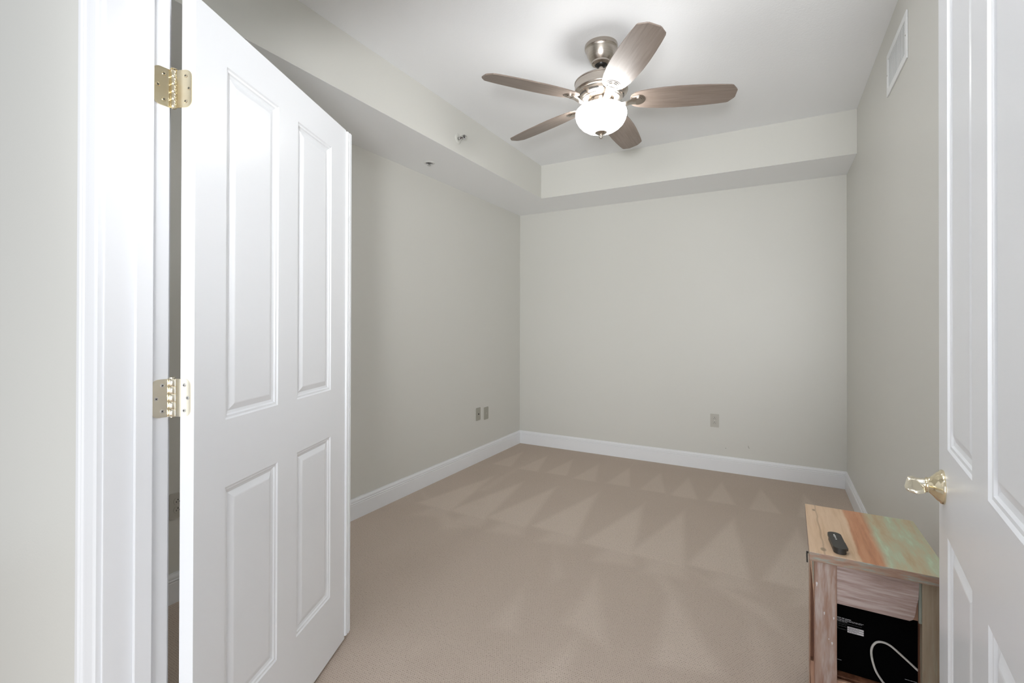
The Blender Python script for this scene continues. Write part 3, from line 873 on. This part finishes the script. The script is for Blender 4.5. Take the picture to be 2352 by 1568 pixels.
# left side: corner post, top and lower rail, inner board
Mfr = Matrix(((1, 0, 0, 0), (0, 0, 1, 1.666-TY0), (0, 1, 0, 0), (0, 0, 0, 1)))
def fr(pts, d0, d1):
    bm = bmesh.new(); prism(bm, [(x-TX0, zz) for x, zz in pts], d0, d1, Mfr); return bm
link('side_bracket', fr([(0.0925, 0.573), (0.1033, 0.573), (0.1033, 0.0), (0.1018, 0.0), (0.1014, 0.44), (0.0995, 0.48), (0.0965, 0.52), (0.0940, 0.548)], 0, 0.030), M['rail'], tab)
link('corner_strip', fr([(0.0972, 0.572), (0.1005, 0.572), (0.1008, 0.497), (0.0990, 0.505)], -0.003, 0.001), M['strip_green'], tab)
link('side_edge', fr([(0.0915, 0.573), (0.0926, 0.573), (0.0926, 0.10), (0.0915, 0.10)], 0, 0.045), M['rail'], tab)
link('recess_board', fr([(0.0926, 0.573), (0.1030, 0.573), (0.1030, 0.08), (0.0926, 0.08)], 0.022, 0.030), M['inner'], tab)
link('lower_block', fr([(0.0915, 0.267), (0.1014, 0.267), (0.1018, 0.0), (0.0990, 0.0), (0.0960, 0.16)], 0, 0.028), M['rail'], tab)
link('side_rail', L(0.1090, 0.1160, 1.683, 2.030, 0.215, 0.266), M['rail'], tab)
link('side_rail', L(0.1090, 0.1160, 1.765, 2.030, 0.535, 0.573), M['rail'], tab)
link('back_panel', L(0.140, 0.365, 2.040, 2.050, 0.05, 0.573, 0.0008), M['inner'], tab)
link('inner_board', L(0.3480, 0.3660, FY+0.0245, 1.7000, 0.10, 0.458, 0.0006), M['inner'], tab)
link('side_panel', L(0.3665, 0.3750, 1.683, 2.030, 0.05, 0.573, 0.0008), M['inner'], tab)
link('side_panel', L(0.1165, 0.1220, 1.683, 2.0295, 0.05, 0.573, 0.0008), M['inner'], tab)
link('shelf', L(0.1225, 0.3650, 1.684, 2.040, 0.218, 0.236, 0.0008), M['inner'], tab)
link('front_rail', L(0.158, 0.3490, FY+0.003, FY+0.013, 0.150, 0.2355, 0.0008), M['rail'], tab)
# flecks of old white paint on the front
for (x, zz, w, h) in ((0.1085, 0.503, 0.0022, 0.007), (0.150, 0.414, 0.002, 0.004), (0.127, 0.422, 0.0016, 0.005), 
                      (0.146, 0.340, 0.0025, 0.004), (0.138, 0.350, 0.0014, 0.002)):
    bm = bmesh.new(); poly = [(x-TX0 + w*math.cos(a)*(0.8+0.3*math.sin(3*a)), zz + h*math.sin(a)) for a in [2*math.pi*i/12 for i in range(12)]]
    prism(bm, poly, -0.0003, 0.0005, Matrix(((1, 0, 0, 0), (0, 0, 1, FY-TY0), (0, 1, 0, 0), (0, 0, 0, 1))))
    link('paint_fleck', bm, M['sticker'], tab)
# black hook on the left side
bm = bmesh.new()
tube(bm, catmull([(0.1100, 1.778, 0.5435), (0.0960, 1.773, 0.5460), (0.0900, 1.770, 0.5445), (0.0893, 1.768, 0.536), (0.0900, 1.768, 0.515)], 6), 0.0021, 10)
lathe(bm, [(0.0032, 0), (0.0032, 0.004)], 12, origin=(0.0905, 1.770, 0.5440))
bm.transform(Matrix.Translation((-TX0, -TY0, 0)))
link('hook', bm, M['black_plastic'], tab, smooth=True)

# ------------------------------------------------------------------ box in the table, cable, remote
BX0, BX1, BY0, BZ0, BZ1 = 0.1300, 0.3600, 1.708, 0.2365, 0.500
t = thing('black_box', 'black cardboard box with small white print inside the side table', 'box', ((BX0+BX1)/2, BY0, BZ0))
ox, oy, oz = (BX0+BX1)/2, BY0, BZ0
link('carton', bx(BX0-ox, BX1-ox, 0, 0.26, 0, BZ1-BZ0, 0.002), M['black_card'], t)
def strips(rows, mt, name, y=0.0):
    bm = bmesh.new()
    for x0, x1, zc, h in rows: box(bm, x0-ox+0.001, x1-ox+0.001, -0.0005-y, 0.0001, zc-h/2-oz-0.004, zc+h/2-oz-0.004)
    return link(name, bm, mt, t)
def words(x0, x1, zc, h, wmin, wmax, gap):
    out = []; x = x0
    while x < x1:
        w = random.uniform(wmin, wmax); out.append((x, min(x+w, x1), zc, h)); x += w + gap
    return out
strips([(0.150, 0.1715, 0.4000, 0.0022), (0.1730, 0.1800, 0.3998, 0.0024), (0.1815, 0.1960, 0.3994, 0.0022)], M['print'], 'printed_heading')
strips(words(0.150, 0.2260, 0.3958, 0.0011, 0.004, 0.009, 0.0010) + words(0.150, 0.2225, 0.3930, 0.0011, 0.004, 0.009, 0.0010) + words(0.150, 0.187, 0.3900, 0.0011, 0.004, 0.009, 0.0010)
       , M['print'], 'printed_text')
strips([(0.150, 0.1728, 0.2740, 0.0011)], M['print'], 'printed_caption')
strips(words(0.3200, 0.347, 0.2720, 0.0012, 0.003, 0.007, 0.0008), M['print'], 'printed_caption')
strips(words(0.150, 0.2215, 0.3860, 0.0006, 0.006, 0.014, 0.001) + words(0.150, 0.185, 0.3815, 0.0008, 0.003, 0.008, 0.001) + words(0.150, 0.185, 0.3760, 0.0008, 0.003, 0.008, 0.001)
       + words(0.150, 0.166, 0.3706, 0.0008, 0.003, 0.008, 0.001) + words(0.150, 0.185, 0.3672, 0.0006, 0.006, 0.014, 0.001), M['print_dim'], 'fine_print')
for i in range(3):
    zc = 0.3768 - i*0.0062
    o = strips([(0.1870, 0.2262, zc, 0.0050)], M['sticker'], 'white_sticker')
    bm = bmesh.new()
    for x0, x1, c, h in words(0.190, 0.218 - 0.004*i, zc, 0.0010, 0.003, 0.008, 0.0012): box(bm, x0-ox+0.001, x1-ox+0.001, -0.0008, -0.0004, c-h/2-oz-0.004, c+h/2-oz-0.004)
    link('sticker_print', bm, M['print_dim'], o)

bm = bmesh.new()
cp = [(0.300, 1.689, 0.2436), (0.284, 1.690, 0.2436), (0.274, 1.691, 0.2465), (0.264, 1.692, 0.258), (0.2515, 1.692, 0.281), (0.2435, 1.692, 0.315), (0.2440, 1.692, 0.340),
      (0.2530, 1.692, 0.3575), (0.2670, 1.692, 0.3640), (0.2860, 1.692, 0.3600), (0.3150, 1.692, 0.3380), (0.3450, 1.692, 0.3130), (0.3560, 1.693, 0.300), (0.3600, 1.694, 0.28), (0.3605, 1.695, 0.2436)]
cp = [(x*1.0071, 1.7040, max(0.2396, 1.27-(1.27-zz)*1.0071)) for x, y, zz in cp[:-3]] + [(0.3560, 1.7040, 0.300), (0.3600, 1.7040, 0.28), (0.3605, 1.7040, 0.2396)]
tube(bm, catmull(cp, 8), 0.0030, 14)
tag(link('cable', bm, M['cable'], smooth=True), 'white cable looping up in front of the black box', 'cable')

RA = math.atan2(1.782-1.664, 0.161-0.1685)
rem = thing('remote_control', 'black rounded remote control lying on the tan plank of the side table', 'remote control', (0.1645, 1.7235, TZ+0.0003), RA - math.pi/2)
bm = bmesh.new(); prism(bm, round_rect(-0.0160, 0.0160, -0.058, 0.058, 0.0155, seg=10), 0.0, 0.0120, bev=0.002)
link('base_shell', bm, M['black_plastic'], rem)
bm = bmesh.new(); prism(bm, round_rect(-0.0178, 0.0178, -0.0625, 0.0625, 0.0172, seg=10), 0.0115, 0.0190, bev=0.0024)
link('top_shell', bm, M['black_plastic'], rem)
link('side_clip', bx(0.0170, 0.0196, -0.048, -0.006, 0.009, 0.0178, 0.0008), M['black_plastic'], rem)
for i, (yy, w) in enumerate(((0.040, 0.0022), (0.029, 0.0032), (0.017, 0.0022), (0.006, 0.0022))):
    bm = bmesh.new(); lathe(bm, [(w, 0.0188), (w, 0.0196), (w*0.7, 0.0199)], 14, origin=(-0.0015, yy, 0))
    link('button', bm, M['button'], rem)
